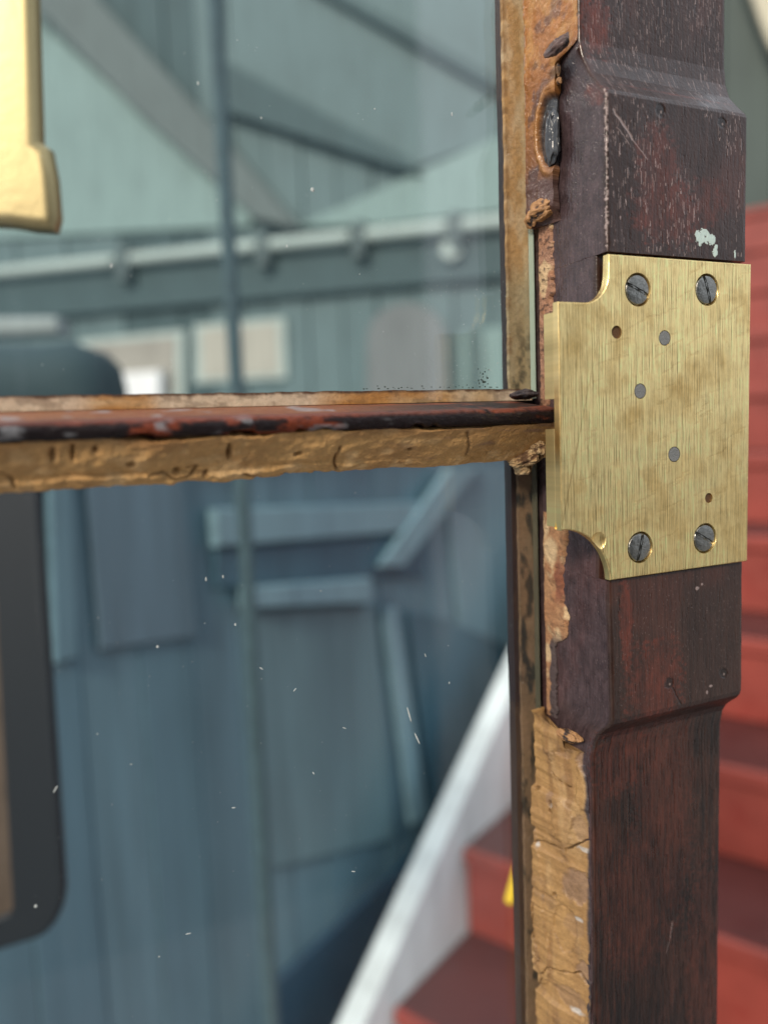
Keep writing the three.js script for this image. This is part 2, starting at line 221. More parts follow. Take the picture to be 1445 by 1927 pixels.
{ // grime in the corner of the upper pane
  const G = []; for (let k = 0; k < 26; k++) { const q = at(908 + 22 * (rnd() - 0.5), 708 + 34 * (rnd() - 0.5), -33), g = new THREE.SphereGeometry(1, 6, 4); g.scale(0.1 + 0.28 * rnd(), 0.1 + 0.3 * rnd(), 0.06); g.translate(q.x, q.y, -32.93); G.push(g); }
  for (let k = 0; k < 40; k++) { const g = new THREE.SphereGeometry(1, 6, 4); g.scale(0.1 + 0.3 * rnd(), 0.08 + 0.14 * rnd(), 0.06); g.translate(mix(-60, -9, rnd()), 56.6 + 1.2 * rnd() * rnd(), -32.93); G.push(g); }
  const m = part('grime', BGU.mergeGeometries(G), mat({ color: lin(0.03, 0.045, 0.035), roughness: 0.9 }), paneUp, SB); m.userData.kind = 'stuff';
}
// the glazing bar with its worn nose
{
  const prof = [[-30, 45.4], [-20, 45.2], [-14, 45.0], [-12.4, 45.4], [-11.7, 46.4], [-11.6, 47.6], [-12.0, 48.7], [-13.2, 49.5], [-16, 49.9], [-24, 51.1], [-33, 52.3], [-36.9, 52.5], [-36.9, 56], [-40, 55.4], [-44, 54], [-46, 46], [-44, 37.6], [-36.9, 36.6], [-36.9, 45.4], [-30, 45.4]];
  const pl = []; for (let k = 0; k + 1 < prof.length; k++) { const n = Math.max(1, Math.ceil(Math.hypot(prof[k + 1][0] - prof[k][0], prof[k + 1][1] - prof[k][1]) / 1.0)); for (let q = 0; q < n; q++) pl.push([mix(prof[k][0], prof[k + 1][0], q / n), mix(prof[k][1], prof[k + 1][1], q / n)]); } pl.push(prof[0]);
  const X0 = -330, X1 = -9.5, NX = 520;
  const xs = (t) => { const w = 1 - Math.pow(1 - t, 1); return mix(X0, X1, w); };
  const colr = (x, z, y) => {
    const n = fbm(x * 0.09, z * 0.25 + y * 0.3, 101, 4), m = fbm(x * 0.5, z * 0.4 + y * 0.5, 102, 4), top = ss(-14, -18, z) * (y > 48 ? 1 : 0), right = ss(-85, -40, x);
    let c = mix3([0.016, 0.011, 0.012], [0.19, 0.043, 0.02], ss(0.5, 0.64, n + 0.25 * (m - 0.5) + 0.14 * ss(47.5, 49.4, y) - 0.2 * right - 0.05));
    c = mix3(c, mix3([0.27, 0.105, 0.035], [0.2, 0.055, 0.022], m), top * (1 - 0.97 * ss(-80, -35, x)) * ss(0.2, 0.5, m + 0.2));
    c = mix3(c, [0.3, 0.31, 0.33], 0.6 * ss(0.66, 0.74, fbm(x * 0.16, y * 0.4 + z * 0.2, 107, 3)) * (1 - right));
    return mix3(c, [0.17, 0.05, 0.028], 0.8 * ss(48.3, 49.2, y) * ss(-17, -14, z) * ss(0.3, 0.55, m + 0.25 * (1 - right)));
  };
  const g = grid(pl.length - 1, NX, (u, v, i) => {
    const [z0, y0] = pl[i], x = xs(v); const near = ss(-34, -20, z0); const a = 0.7 * near;
    const d = fbm(x * 0.1, i * 0.12, 103, 4) - 0.5, e = fbm(x * 0.7, i * 0.6, 104, 3) - 0.5, chip = ss(0.62, 0.72, fbm(x * 0.14 + 7, 4, 106, 3)) * ss(46.4, 45, y0) * near * 0.8;
    return [x, y0 + a * (0.55 * d) + chip, z0 + a * (1.3 * d + 0.5 * e) - chip, x / 24, i / 24, ...colr(x, z0, y0)];
  }, true);
  part('glazing_bar', BGU.toCreasedNormals(g, 0.9), M.bar, sash, SB);
}

// putty colours
const OCHRE = [0.385, 0.225, 0.085], DARKOCH = [0.2, 0.1, 0.037], PALE = [0.5, 0.335, 0.165], BROWN = [0.17, 0.1, 0.075], PURPLE = [0.05, 0.038, 0.042], ORANGE = [0.4, 0.165, 0.04];
const PX = (list, z) => list.map(([x, y]) => { const q = at(x, y, z); return [q.x, q.y]; });

{ // putty of the lower pane under the bar: from the nose's lower edge back to the glass
  const X0 = -330, X1 = -3.2, BN = new THREE.Vector3(0, -12.3, 10.7).normalize(), BD = BN.dot(new THREE.Vector3(0, 45, -13.2)), BQ = ([px, py]) => { const q = meet(px, py, BN, BD); return [q.x, (q.z + 13.2) / -12.3 * 16.5]; };
  const cracks = [[[640, 838], [628, 868], [640, 890]], [[880, 808], [882, 832], [876, 850]], [[455, 882], [490, 889], [530, 884], [560, 890]], [[560, 890], [590, 882], [640, 889]], [[280, 885], [305, 882], [330, 890], [360, 884]], [[0, 885], [14, 892], [30, 906]], [[360, 884], [372, 872], [352, 874]]].map((L) => L.map(BQ));
  const pits = [[137, 850, 1.1, 2.2], [100, 855, 1.4, 1.8], [432, 848, 1.2, 2.2], [180, 845, 1.3, 1], [245, 866, 1.6, 0.8], [330, 880, 1.2, 0.7], [385, 884, 1.2, 0.8], [560, 850, 1.6, 0.6], [770, 840, 1.2, 0.5]].map(([x, y, a, b]) => [...BQ([x, y]), a * 0.75, b * 1.5]);
  const f = (u, v) => {
    const x = mix(X0, X1, v), S = u * 16.5, end = ss(-25, -3, x), yb = 34.3 + 1.1 * (fbm(x * 0.07, 2, 201, 4) - 0.5) + 0.5 * (fbm(x * 0.5, 5, 202, 3) - 0.5) + 0.6 * end, yt = 45.0 - 0.1 - 0.9 * ss(0.55, 0.75, fbm(x * 0.05, 9, 203, 3));
    let y = mix(yt, yb, Math.min(1, u * 1.06)), z = mix(-13.2, -25.5, u) - 7.2 * ss(0.9, 1, u);
    const n1 = fbm(x * 0.11, u * 2.5, 204, 4) - 0.5, n2 = fbm(x * 0.55, u * 9, 205, 4) - 0.5, n3 = fbm(x * 0.18 + u * 3, u * 6, 210, 3);
    const rl = 1 - 0.75 * ss(-110, -50, x); let d = 2.4 * n1 + 0.9 * n2 * rl + 1.1 * rl * (fbm(x * 0.22, u * 3.5, 230, 3) - 0.5) + 0.5 * Math.sin(u * Math.PI), dark = 0;
    const ledge = ss(0.7, 0.74, u + 0.12 * (fbm(x * 0.16, 1, 206, 3) - 0.5)); d += 1.3 * ledge * rl;
    for (const L of cracks) { const s = Math.exp(-Math.pow(segDist(x, S, L) / 0.34, 2)); d -= 1.3 * s; dark = Math.max(dark, s); }
    for (const [a, b, ra, rb] of pits) { const s = 1 - ss(0.3, 1.1, Math.hypot((x - a) / ra, (S - b) / rb) + 0.6 * (fbm(x * 0.9, S * 0.5, 215, 3) - 0.5)); d -= 1.8 * s; dark = Math.max(dark, s * 0.8); }
    const rt = ss(-75, -25, x);
    let c = mix3(OCHRE, DARKOCH, cl(0.05 + 1.1 * (fbm(x * 0.05, u * 2, 207, 4) - 0.45) + 0.35 * rt * (1 - u) + 0.3 * ss(0.25, 0, u)));
    c = mix3(c, PALE, 0.7 * ss(0.55, 0.75, fbm(x * 0.2, u * 4, 208, 4)) * (0.3 + 0.7 * u)); c = mix3(c, [0.05, 0.03, 0.015], dark * 0.6); c = mix3(c, BROWN, 0.6 * ss(0.6, 0.75, fbm(x * 0.08 + u, u * 8 - x * 0.06, 209, 4)) * rt);
    d *= (1 - 0.5 * rt) * (1 - ss(0.93, 1, u));
    return [x, y - d * 0.75, z + d * 0.62, x / 26, u * 0.9, ...c];
  };
  part('putty', BGU.toCreasedNormals(slab(56, 700, f, (u, v, p) => [p[0], Math.max(p[1] + 1.5, 35.5) + 2 * u, Math.min(p[2] - 1, mix(-16, -32.9, u))]), 1.0), M.puttyBar, sash, SB, 'ochre putty under the glazing bar');
}
{ // putty left on the lower stile
  const yTop = -47.6, yBot = -200, SN = new THREE.Vector3(-22.3, 0, 6.5).normalize(), SD = SN.dot(new THREE.Vector3(0.2, 0, -10.4)), SQ = ([px, py]) => { const q = meet(px, py, SN, SD); return [q.z, q.y]; };
  const cr = [[[1000, 1583], [1020, 1586], [1045, 1592], [1060, 1599], [1080, 1592], [1113, 1578]], [[1003, 1770], [1006, 1790], [1030, 1815], [1062, 1828], [1092, 1832], [1102, 1850]], [[1006, 1700], [1002, 1740], [1006, 1775]], [[1036, 1452], [1052, 1470], [1070, 1482]], [[1004, 1862], [1014, 1838], [1034, 1818]]].map((L) => L.map(SQ));
  const stains = [[1088, 1670, 30, 40, 0.9], [1080, 1740, 22, 24, 0.35], [1100, 1830, 16, 22, 0.85], [1075, 1880, 34, 24, 0.55], [1098, 1440, 18, 20, 1.0], [1035, 1500, 8, 16, 0.6], [1095, 1560, 18, 34, 0.5], [1060, 1420, 14, 10, 0.4]].map(([x, y, a, b, k]) => [...SQ([x, y]), a * 0.19, b * 0.17, k]);
  const paintedGlints = [[1098, 1600, 14, 6], [1090, 1731, 10, 6], [1085, 1905, 16, 7], [1008, 1590, 5, 5], [1038, 1516, 4, 6]].map(([x, y, a, b]) => [...SQ([x, y]), a * 0.19, b * 0.17]);  // highlights on the putty, painted as pale grey spots
  const pits = [[1046, 1684, 0.9, 1.2], [1037, 1512, 0.8, 1.4], [1008, 1484, 1, 0.5], [1037, 1525, 0.6, 0.8]].map(([x, y, a, b]) => [...SQ([x, y]), a, b]);
  const f = (u, v) => {
    let top = yTop - 2.6 * ss(0.08, 0.5, u) - 5.5 * ss(0.55, 0.66, u) - 0.8 * (fbm(u * 9, 3, 301, 3)), y = mix(top, yBot, v);
    const xl = -6.1 + 1.5 * (fbm(y * 0.12, 3, 302, 4) - 0.5) + 1.6 * ss(0.6, 0.68, fbm(y * 0.1, 12, 345, 3)) + 0.8 * (fbm(y * 0.6, 6, 303, 3) - 0.5), zr = -10.4 - 1.6 * ss(-52, -58, y) * ss(-72, -60, y) - 0.9 * fbm(y * 0.1, 8, 304, 3);
    let x = mix(xl, 0.2, Math.pow(u, 1.25)), z = mix(-32.7, zr, u);
    const n1 = fbm(y * 0.06, u * 2.4, 305, 4) - 0.5, n2 = fbm(y * 0.4, u * 8, 306, 4) - 0.5; const fl = fbm(y * 0.03 + 2, z * 0.05, 330, 2) + 0.035 * fbm(y * 0.6, z * 0.6, 332, 3), f7 = fl * 5, fr = f7 - Math.floor(f7), ter = (Math.floor(f7) + ss(0.9, 1, fr)) / 5; let d = 1.5 * n1 + 0.28 * n2 + 3.0 * (ter - 0.5) + 1.2 * Math.sin(u * Math.PI) * 0.5, dark = 0, sx = 0;
    const X = z, Y = y;
    for (const L of cr) { const w = 0.12 + 0.22 * fbm(Y * 0.7 + X * 0.4, 4, 307, 2), s = Math.exp(-Math.pow(segDist(X + 0.9 * (fbm(X * 0.5, Y * 0.5, 320, 3) - 0.5), Y + 1.1 * (fbm(X * 0.4, Y * 0.4, 321, 3) - 0.5), L) / w, 2)) * ss(0.2, 0.45, fbm(X * 0.25, Y * 0.25, 322, 2)); d -= 1.0 * s; dark = Math.max(dark, s); }
    for (const [a, b, ra, rb] of pits) { const s = 1 - ss(0.4, 1.1, Math.hypot((X - a) / ra, (Y - b) / rb)); d -= 1.5 * s; dark = Math.max(dark, s * 0.7); }
    let c = mix3(OCHRE, DARKOCH, cl(0.9 * (fbm(y * 0.05, u * 2 + 4, 308, 4) - 0.35) + 0.25 * (fbm(y * 0.02, u * 12, 309, 3) - 0.5)));
    c = mix3(c, PALE, 0.45 * ss(0.5, 0.8, fbm(y * 0.05, u * 5, 310, 4))); c = mix3(c, DARKOCH, 0.6 * ss(0.5, 0.8, fbm(y * 0.03 + 4, u * 9, 340, 4)));
    for (const [a, b, ra, rb, k] of stains) { const s = 1 - ss(0.75, 1, Math.hypot((X - a) / ra, (Y - b) / rb) + 0.9 * (fbm(X * 0.5, Y * 0.35, 311, 4) - 0.5)); sx = Math.max(sx, s * k); }
    d -= 0.5 * sx; c = mix3(c, [0.24, 0.15, 0.1], sx * 0.8); c = mix3(c, [0.2, 0.115, 0.055], 0.5 * ss(0.6, 0.75, fbm(y * 0.18, z * 0.2, 331, 4))); c = mix3(c, [0.11, 0.06, 0.03], 0.4 * ss(0.86, 0.93, fr) * ss(1, 0.97, fr) * ss(0.35, 0.6, fbm(y * 0.2, z * 0.2, 346, 2)));
    for (const [a, b, ra, rb] of paintedGlints) { const s = 1 - ss(0.5, 1.1, Math.hypot((X - a) / ra, (Y - b) / rb) + 0.8 * (fbm(X * 0.9, Y * 0.9, 312, 3) - 0.5)); c = mix3(c, [0.55, 0.53, 0.5], s * 0.75); }
    c = mix3(c, PURPLE, ss(0.93, 0.985, u + 0.12 * (fbm(y * 0.15, 3, 313, 4) - 0.5))); c = mix3(c, [0.035, 0.02, 0.012], dark * 0.75);
    return [x - d * 0.95, y, z + d * 0.25, u * 0.95, y / 24, ...c];
  };
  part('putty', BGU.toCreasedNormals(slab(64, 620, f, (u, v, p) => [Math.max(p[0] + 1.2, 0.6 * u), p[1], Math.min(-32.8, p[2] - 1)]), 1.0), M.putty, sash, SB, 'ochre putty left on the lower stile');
}
{ // varnished old putty on the upper stile, split along its right edge, with a dark blister
  const q0 = at(1040, 252, -24);
  const f = (u0, v) => {
    const y = mix(200, 104.5, v), cut = ss(150.5, 147, y); // above: to the arris; below: to a ragged split
    const um = 1 - cut * (0.42 + 0.05 * ss(135, 112, y)) + cut * 0.07 * (fbm(y * 0.22, 4, 401, 4) - 0.5); const u = u0 * um;
    const xl = -3.9 + 0.5 * (fbm(y * 0.25, 3, 402, 4) - 0.5), zt = lerpTable(PROFILE, Math.max(y, 149)) - 0.4; let x = mix(xl, -0.9, u), z = mix(-32.7, zt, u);
    let d = 0.9 * (fbm(y * 0.12, u * 3, 403, 4) - 0.5) + 0.35 * (fbm(y * 0.7, u * 9, 404, 3) - 0.5) + 0.6 * Math.sin(u0 * Math.PI);
    const fold = ss(113, 107, y); d += fold * (1.2 * fbm(y * 0.3, u * 5, 405, 3));
    const e = Math.hypot((z + 21.2) / 5.6, (y - q0.y) / 11) + 0.16 * (fbm(z * 0.3, y * 0.3, 406, 3) - 0.5), hole = 1 - ss(0.78, 0.98, e), rm = Math.exp(-Math.pow((e - 1.08) / 0.13, 2));
    d += -1.5 * hole + 0.75 * rm + 0.9 * hole * (1 - ss(0, 0.75, e));
    let c = mix3(ORANGE, [0.26, 0.1, 0.03], cl(fbm(y * 0.09, u * 3, 407, 4) * 1.5 - 0.35)); c = mix3(c, [0.5, 0.27, 0.09], 0.6 * ss(0.5, 0.72, fbm(y * 0.22, u * 7, 408, 4)) * ss(125, 150, y));
    const pur = cl(ss(150, 112, y + 18 * (fbm(y * 0.1, u * 3, 409, 4) - 0.5)) * 0.75 + 0.9 * ss(0.62, 0.92, u) * ss(152, 146, y) + 0.8 * ss(119, 113, y) + 0.6 * ss(0.6, 0.7, fbm(y * 0.2, u * 5, 410, 4))); c = mix3(c, [0.075, 0.045, 0.045], pur * 0.9);
    c = mix3(c, [0.42, 0.2, 0.06], rm * 0.8 * ss(-18, -26, z)); c = mix3(c, [0.05, 0.054, 0.06], hole);
    c = mix3(c, [0.33, 0.26, 0.22], 0.7 * ss(0.045, 0.0, u0) * ss(0.4, 0.6, vn(y * 1.1, 2, 411)));
    const tp = ss(109.5, 104.6, y); return [mix(x - d * 0.95, 0.45 - 2.6 * (1 - u0), tp), y, z + d * 0.3, u * 0.95, y / 24, ...c];
  };
  part('putty', BGU.toCreasedNormals(slab(64, 420, f, (u, v, p) => [Math.max(p[0] + 1.0, 0.5 * u - 0.6), p[1], Math.min(p[2] - 0.5, -20 - 12.8 * (1 - u))]), 1.0), M.puttyGloss, sash, SB, 'orange varnished putty with a dark blister, upper stile');
}
// dry remains of putty on the bare rebate wall
function remains(y0, y1, edge, s, label, tint) {
  const f = (u0, v) => {
    const y = mix(y0, y1, v), um = edge(y) + 0.3 * (fbm(y * 0.16, 2, s, 5) - 0.5) + 0.1 * (fbm(y * 0.9, 2, s + 1, 3) - 0.5), z = -32.4 + u0 * 13 * cl(um, 0.06, 1);
    const n = fbm(y * 0.3, z * 0.3, s + 2, 4), m = fbm(y * 0.9, z * 0.9, s + 3, 4); const th = (0.75 + 1.0 * (n - 0.4) + 0.4 * (m - 0.5)) * ss(0, 0.06, u0) * ss(1.01, 0.9, u0) * (s < 510 ? 1 - 0.8 * ss(-18, -24, y) : 1);
    let c = mix3(tint, [0.33, 0.15, 0.07], cl(1.6 * (n - 0.35))); c = mix3(c, [0.62, 0.45, 0.26], ss(0.58, 0.7, fbm(y * 0.14, z * 0.2, s + 4, 4)) * 0.9); c = mix3(c, [0.06, 0.035, 0.03], ss(0.62, 0.74, m) * 0.8 * (s > 510 ? 1 : 0.3)); if (s < 510) { c = mix3(c, [0.06, 0.045, 0.05], 0.95 * ss(0.42, 0.5, u0 + 0.5 * (fbm(y * 0.2, z * 0.2, 507, 4) - 0.5)) * ss(-20, -26, y)); c = mix3(c, [0.2, 0.06, 0.035], 0.8 * ss(0.6, 0.7, u0) * ss(5, 0, y) * ss(-14, -8, y)); c = mix3(c, [0.62, 0.46, 0.27], 0.9 * (1 - ss(0.6, 1.1, Math.hypot((z + 28) / 4, (y - 5) / 5)))); }
    return [0.6 - Math.max(0.04, th), y, z, z / 22, y / 22, ...c];
  };
  part('putty_remains', BGU.toCreasedNormals(slab(26, 260, f, (u, v, p) => [1.1, p[1], p[2]]), 1.0), M.dry, sash, SB, label);
}
remains(17, -50, (y) => 0.95 - 0.2 * ss(8, -2, y) + 0.2 * ss(-10, -16, y) - 0.55 * ss(-20, -27, y), 500, 'crumbly tan putty remains on the bare lower rebate', [0.4, 0.22, 0.11]);
remains(112, 46, (y) => 0.55 - 0.25 * ss(85, 70, y), 520, 'pinkish putty remains on the bare upper rebate', [0.36, 0.2, 0.13]);
// bedding putty, seen through the edge of the panes
function bedding(x0, x1, y0, y1, s, dir, fn, label) {
  const f = (u, v) => { const w = dir ? v : u, l = dir ? u : v; // dir: lies along the bar
    let x, y; if (dir) { x = mix(x0, x1, v); y = mix(y0, y1 + 0.5 * (fbm(x * 0.3, 2, s, 4) - 0.5), u); } else { y = mix(y0, y1, v); x = mix(x0 + 0.6 * (fbm(y * 0.35, 2, s, 4) - 0.5), x1, u); }
    const c = fn(x, y, dir ? u : u); return [x, y, -35.95 + 0.1 * (fbm(x * 0.5, y * 0.5, s + 2, 3) - 0.5), x / 22, y / 22, ...c]; };
  part('bedding_putty', BGU.toCreasedNormals(slab(dir ? 8 : 12, dir ? 500 : 300, f, (u, v, p) => [p[0], p[1], -37.3]), 1.0), M.bed, sash, SB, label);
}
bedding(-8.9, 0.3, 56, 200, 600, false, (x, y, u) => { let c = mix3([0.5, 0.3, 0.12], [0.62, 0.46, 0.27], ss(0.35, 0.65, fbm(x * 0.25, y * 0.12, 601, 4) + 0.25 * (u - 0.5))); c = mix3(c, [0.3, 0.26, 0.15], 0.75 * ss(100, 85, y)); c = mix3(c, [0.06, 0.055, 0.03], 0.85 * ss(0.53, 0.68, fbm(x * 0.4, y * 0.25, 602, 4)) * ss(85, 62, y)); c = mix3(c, [0.2, 0.1, 0.03], 0.6 * ss(0.2, 0.05, u) * ss(0.4, 0.6, fbm(3, y * 0.4, 603, 3))); return c; }, 'tan bedding putty behind the upper pane');
bedding(-330, -0.5, 52.6, 56.3, 610, true, (x, y, u) => { let c = mix3([0.46, 0.22, 0.06], [0.6, 0.4, 0.2], ss(0.3, 0.7, fbm(x * 0.06, y * 0.4, 611, 5))); c = mix3(c, [0.66, 0.55, 0.42], 0.8 * ss(0.5, 0.62, fbm(x * 0.03 + 2.7, 3, 612, 3))); c = mix3(c, [0.09, 0.04, 0.02], ss(0.72, 0.95, u + 0.25 * (fbm(x * 0.5, 7, 613, 3) - 0.5))); return mix3(c, [0.1, 0.05, 0.02], 0.4 * ss(0.55, 0.7, fbm(x * 0.35, y * 0.6, 614, 4))); }, 'orange bedding putty along the foot of the upper pane');
bedding(-6.6, 0.3, -200, 37, 620, false, (x, y, u) => { let c = mix3([0.14, 0.095, 0.05], [0.25, 0.16, 0.1], fbm(x * 0.3, y * 0.12, 621, 4)); c = mix3(c, [0.025, 0.025, 0.02], ss(0.5, 0.66, fbm(x * 0.35, y * 0.14, 622, 4))); return mix3(c, [0.2, 0.2, 0.12], 0.5 * ss(0.7, 0.9, u)); }, 'stained bedding putty behind the lower pane');
// crumbs
function crumb(name, c, r, s, colr, m, label, det = 22) {
  let g = new THREE.IcosahedronGeometry(1, det); g.deleteAttribute('normal'); g.deleteAttribute('uv'); g = BGU.mergeVertices(g, 1e-4);
  const p = g.attributes.position, col = [], uv = [];
  for (let i = 0; i < p.count; i++) { const x = p.getX(i), y = p.getY(i), z = p.getZ(i); const t3 = (f, o, q) => (fbm(x * f + 9, y * f + 3, q, o) + fbm(y * f + 5, z * f + 8, q + 3, o) + fbm(z * f + 2, x * f + 6, q + 7, o)) / 3 - 0.5, n = 1.7 * t3(1.5, 2, s), m2 = 1.7 * t3(4.2, 4, s + 1); const k = 1 + 0.75 * n + 0.32 * m2;
    p.setXYZ(i, c[0] + r[0] * x * k, c[1] + r[1] * y * k + (r[3] ?? 0) * x, c[2] + r[2] * z * k); const q = colr(n, m2, x, y); col.push(...q); uv.push((x + z * 0.4) * 0.3, (y - z * 0.3) * 0.3); }
  g.setAttribute('color', new THREE.Float32BufferAttribute(col, 3)); g.setAttribute('uv', new THREE.Float32BufferAttribute(uv, 2)); g.computeVertexNormals();
  part(name, g, m, sash, SB, label);
}
const tan = (n, m) => mix3(mix3([0.42, 0.26, 0.12], [0.55, 0.4, 0.22], cl(0.5 + m * 2)), [0.15, 0.08, 0.04], ss(-0.05, -0.25, n + m));
const bark = (n, m) => mix3(mix3([0.34, 0.17, 0.07], [0.45, 0.24, 0.1], cl(0.5 + m * 2)), [0.04, 0.025, 0.02], ss(0.0, -0.2, n + m * 0.6));
{ const P = (px, py, z) => { const q = at(px, py, z); return [q.x, q.y, q.z]; };
  crumb('blister', P(1036, 258, -22.4), [1.5, 8.2, 3.6], 750, (n, m) => mix3([0.02, 0.022, 0.026], [0.06, 0.064, 0.07], cl(0.5 + 2 * m)), M.pitch, 'dark glossy blister in the varnished putty', 14);
  crumb('putty_crumb', P(1020, 392, -27), [3.2, 3.2, 5, 1.2], 701, bark, M.putty, 'brown putty crumb below the blister');
  crumb('putty_crumb', P(1000, 412, -31), [1.7, 2.4, 2.4], 703, bark, M.putty);
  crumb('putty_crumb', P(992, 858, -24), [5.4, 2.6, 5, 1.5], 711, tan, M.dry, 'tan putty crumb at the inner corner of the lower pane');
  crumb('putty_crumb', P(985, 880, -26), [2.4, 2.2, 3], 713, tan, M.dry);
  crumb('putty_crumb', P(966, 862, -27), [2.6, 1.5, 3], 714, tan, M.dry);
  crumb('putty_crumb', P(1010, 842, -20), [2.2, 2.0, 3], 716, tan, M.dry);
  crumb('putty_crumb', P(1070, 1385, -17), [2.0, 2.0, 4.5], 721, bark, M.putty, 'brown crumb at the broken end of the lower putty');
  crumb('putty_crumb', P(988, 743, -30), [4.6, 1.5, 3, 0.1], 731, (n, m) => mix3([0.03, 0.028, 0.034], [0.09, 0.07, 0.07], cl(0.5 + 2 * m)), M.bar, 'black varnished lump in the corner of the upper pane');
  crumb('putty_crumb', P(1050, 85, -13), [1.3, 2.4, 4.8, 0.6], 741, (n, m) => mix3([0.05, 0.04, 0.04], [0.16, 0.09, 0.07], cl(0.5 + 2 * m)), M.puttyGloss, 'lifted dark varnish flake on the upper stile');
  for (const [px, py, a, b] of [[1050, 130, 0.5, 1.6], [1052, 152, 0.7, 1.0]]) crumb('putty_crumb', P(px, py, -18.4), [a, b, 1.0], 760 + py, bark, M.putty, null, 10);
}
// the brass plate
{
  const s = new THREE.Shape(); s.moveTo(0.2, 0); s.lineTo(53.6, 0); s.lineTo(53.6, 90.2); s.lineTo(0, 90.2); s.lineTo(-0.2, 85); s.absarc(-8.2, 85, 8, 0, -Math.PI / 2, true); s.lineTo(-17, 77); s.lineTo(-16.8, 15.6); s.absarc(-16.8, -0.8, 16.6, Math.PI / 2, 0.05, true);
  let g = new THREE.ExtrudeGeometry(s, { depth: 1.9, bevelEnabled: true, bevelThickness: 0.4, bevelSize: 0.4, bevelOffset: -0.4, bevelSegments: 3, curveSegments: 24 }); g.translate(0, 0, -2.3);
  const ev = new Evaluator(); ev.attributes = ['position', 'normal']; ev.useGroups = false;
  let br = new Brush(g); br.updateMatrixWorld();
  const cut = (c) => { const b = new Brush(c); b.updateMatrixWorld(); br = ev.evaluate(br, b, SUBTRACTION); };
  const box = (x0, x1, y0, y1, z0, z1) => { const b = new THREE.BoxGeometry(x1 - x0, y1 - y0, z1 - z0); b.translate((x0 + x1) / 2, (y0 + y1) / 2, (z0 + z1) / 2); return b; };
  const cone = (x, y, r0, r1, d) => { const c = new THREE.CylinderGeometry(r0, r1, d + 1, 40); c.rotateX(Math.PI / 2); c.translate(x, y, -d + (d + 1) / 2); return c; };
  
  const nick = new THREE.SphereGeometry(3, 24, 16); nick.scale(1, 1, 0.5); nick.translate(-4.4, 11.6, 0.7); cut(nick);
  const spots = [[1200, 545, -0.38], [1330, 545, 1.9], [1204, 1030, 1.32], [1326, 1013, -0.5]].map(([x, y, a]) => [at(x, y, 0), a]);
  const holes = [[1160, 625, 1.75], [1333, 937, 1.45]], plugs = [[1250, 636, 2.0], [1204, 736, 2.0], [1268, 855, 2.1]];
  for (const [q] of spots) cut(cone(q.x, q.y, 5.0, 4.1, 1.5)); for (const [x, y, r] of holes) { const q = at(x, y, 0); cut(cone(q.x, q.y, r + 0.1, r - 0.1, 2)); } for (const [x, y, r] of plugs) { const q = at(x, y, 0); cut(cone(q.x, q.y, r + 0.22, r + 0.1, 1.2)); }
  g = br.geometry.clone(); if (g.index) g = g.toNonIndexed(); const p = g.attributes.position, n = g.attributes.normal, uv = []; for (let i = 0; i < p.count; i++) { const sd = Math.abs(n.getX(i)) > 0.8 ? p.getZ(i) : 0; uv.push((p.getX(i) + sd + 17) / 70, p.getY(i) / 90); } g.setAttribute('uv', new THREE.Float32BufferAttribute(uv, 2));
  for (const k of Object.keys(g.attributes)) if (!['position', 'normal', 'uv'].includes(k)) g.deleteAttribute(k);
  g.clearGroups();
  const pl = part('hinge_plate', g, M.brass, sash, SB, 'brushed brass hinge plate with scalloped corners');
  { const fin = (gg) => { let q = gg.index ? gg.toNonIndexed() : gg; q.clearGroups(); const P = q.attributes.position, N = q.attributes.normal, U = []; for (let i = 0; i < P.count; i++) U.push((P.getX(i) + (Math.abs(N.getX(i)) > 0.8 ? P.getZ(i) : 0) + 17) / 70, P.getY(i) / 90); q.setAttribute('uv', new THREE.Float32BufferAttribute(U, 2)); return q; };
    const l = new THREE.Shape(); l.moveTo(-16.7, 16.4); l.lineTo(0.3, 16.4); l.lineTo(0.3, 74.6); l.lineTo(-16.7, 74.6); const e = new THREE.ExtrudeGeometry(l, { depth: 3.9, bevelEnabled: true, bevelThickness: 0.3, bevelSize: 0.3, bevelOffset: -0.3, bevelSegments: 2 }); e.translate(0, 0, -6.9);
    const E1 = new Brush(e), E2 = new Brush(box(-18, -8, 43.4, 51.6, -8, -2)); E1.updateMatrixWorld(); E2.updateMatrixWorld(); const r = ev.evaluate(E1, E2, SUBTRACTION).geometry.clone(); part('back_leaf', fin(r), M.brassSide, pl, SB); }
  // slotted screw heads
  const hs = new THREE.LatheGeometry([[0, -1.5], [4.02, -1.5], [4.05, -0.25], [3.9, -0.02], [3.5, 0.12], [2, 0.26], [0, 0.3]].map(([a, b]) => new THREE.Vector2(a, b)), 44); hs.rotateX(Math.PI / 2); hs.deleteAttribute('uv');
  const slot = new THREE.BoxGeometry(9, 0.95, 1.6); slot.translate(0, 0, -0.05 + 0.15);
  const A = new Brush(hs), B = new Brush(slot); A.updateMatrixWorld(); B.updateMatrixWorld(); const sg0 = ev.evaluate(A, B, SUBTRACTION).geometry;
  for (const [q, a] of spots) { let sg = sg0.clone(); if (sg.index) sg = sg.toNonIndexed(); for (const k of Object.keys(sg.attributes)) if (!['position', 'normal'].includes(k)) sg.deleteAttribute(k); sg.clearGroups(); const P0 = sg.attributes.position, u0 = []; for (let i = 0; i < P0.count; i++) u0.push(P0.getX(i) / 12, P0.getY(i) / 12 + 0.3); sg.setAttribute('uv', new THREE.Float32BufferAttribute(u0, 2)); sg = BGU.toCreasedNormals(sg, 0.5); sg.rotateZ(a); sg.translate(q.x, q.y, -0.12); part('screw', sg, M.steel, pl, SB); }
  const disc = (r, z, d) => { const c = new THREE.CylinderGeometry(r, r, d, 28); c.rotateX(Math.PI / 2); c.translate(0, 0, z - d / 2); return c; };
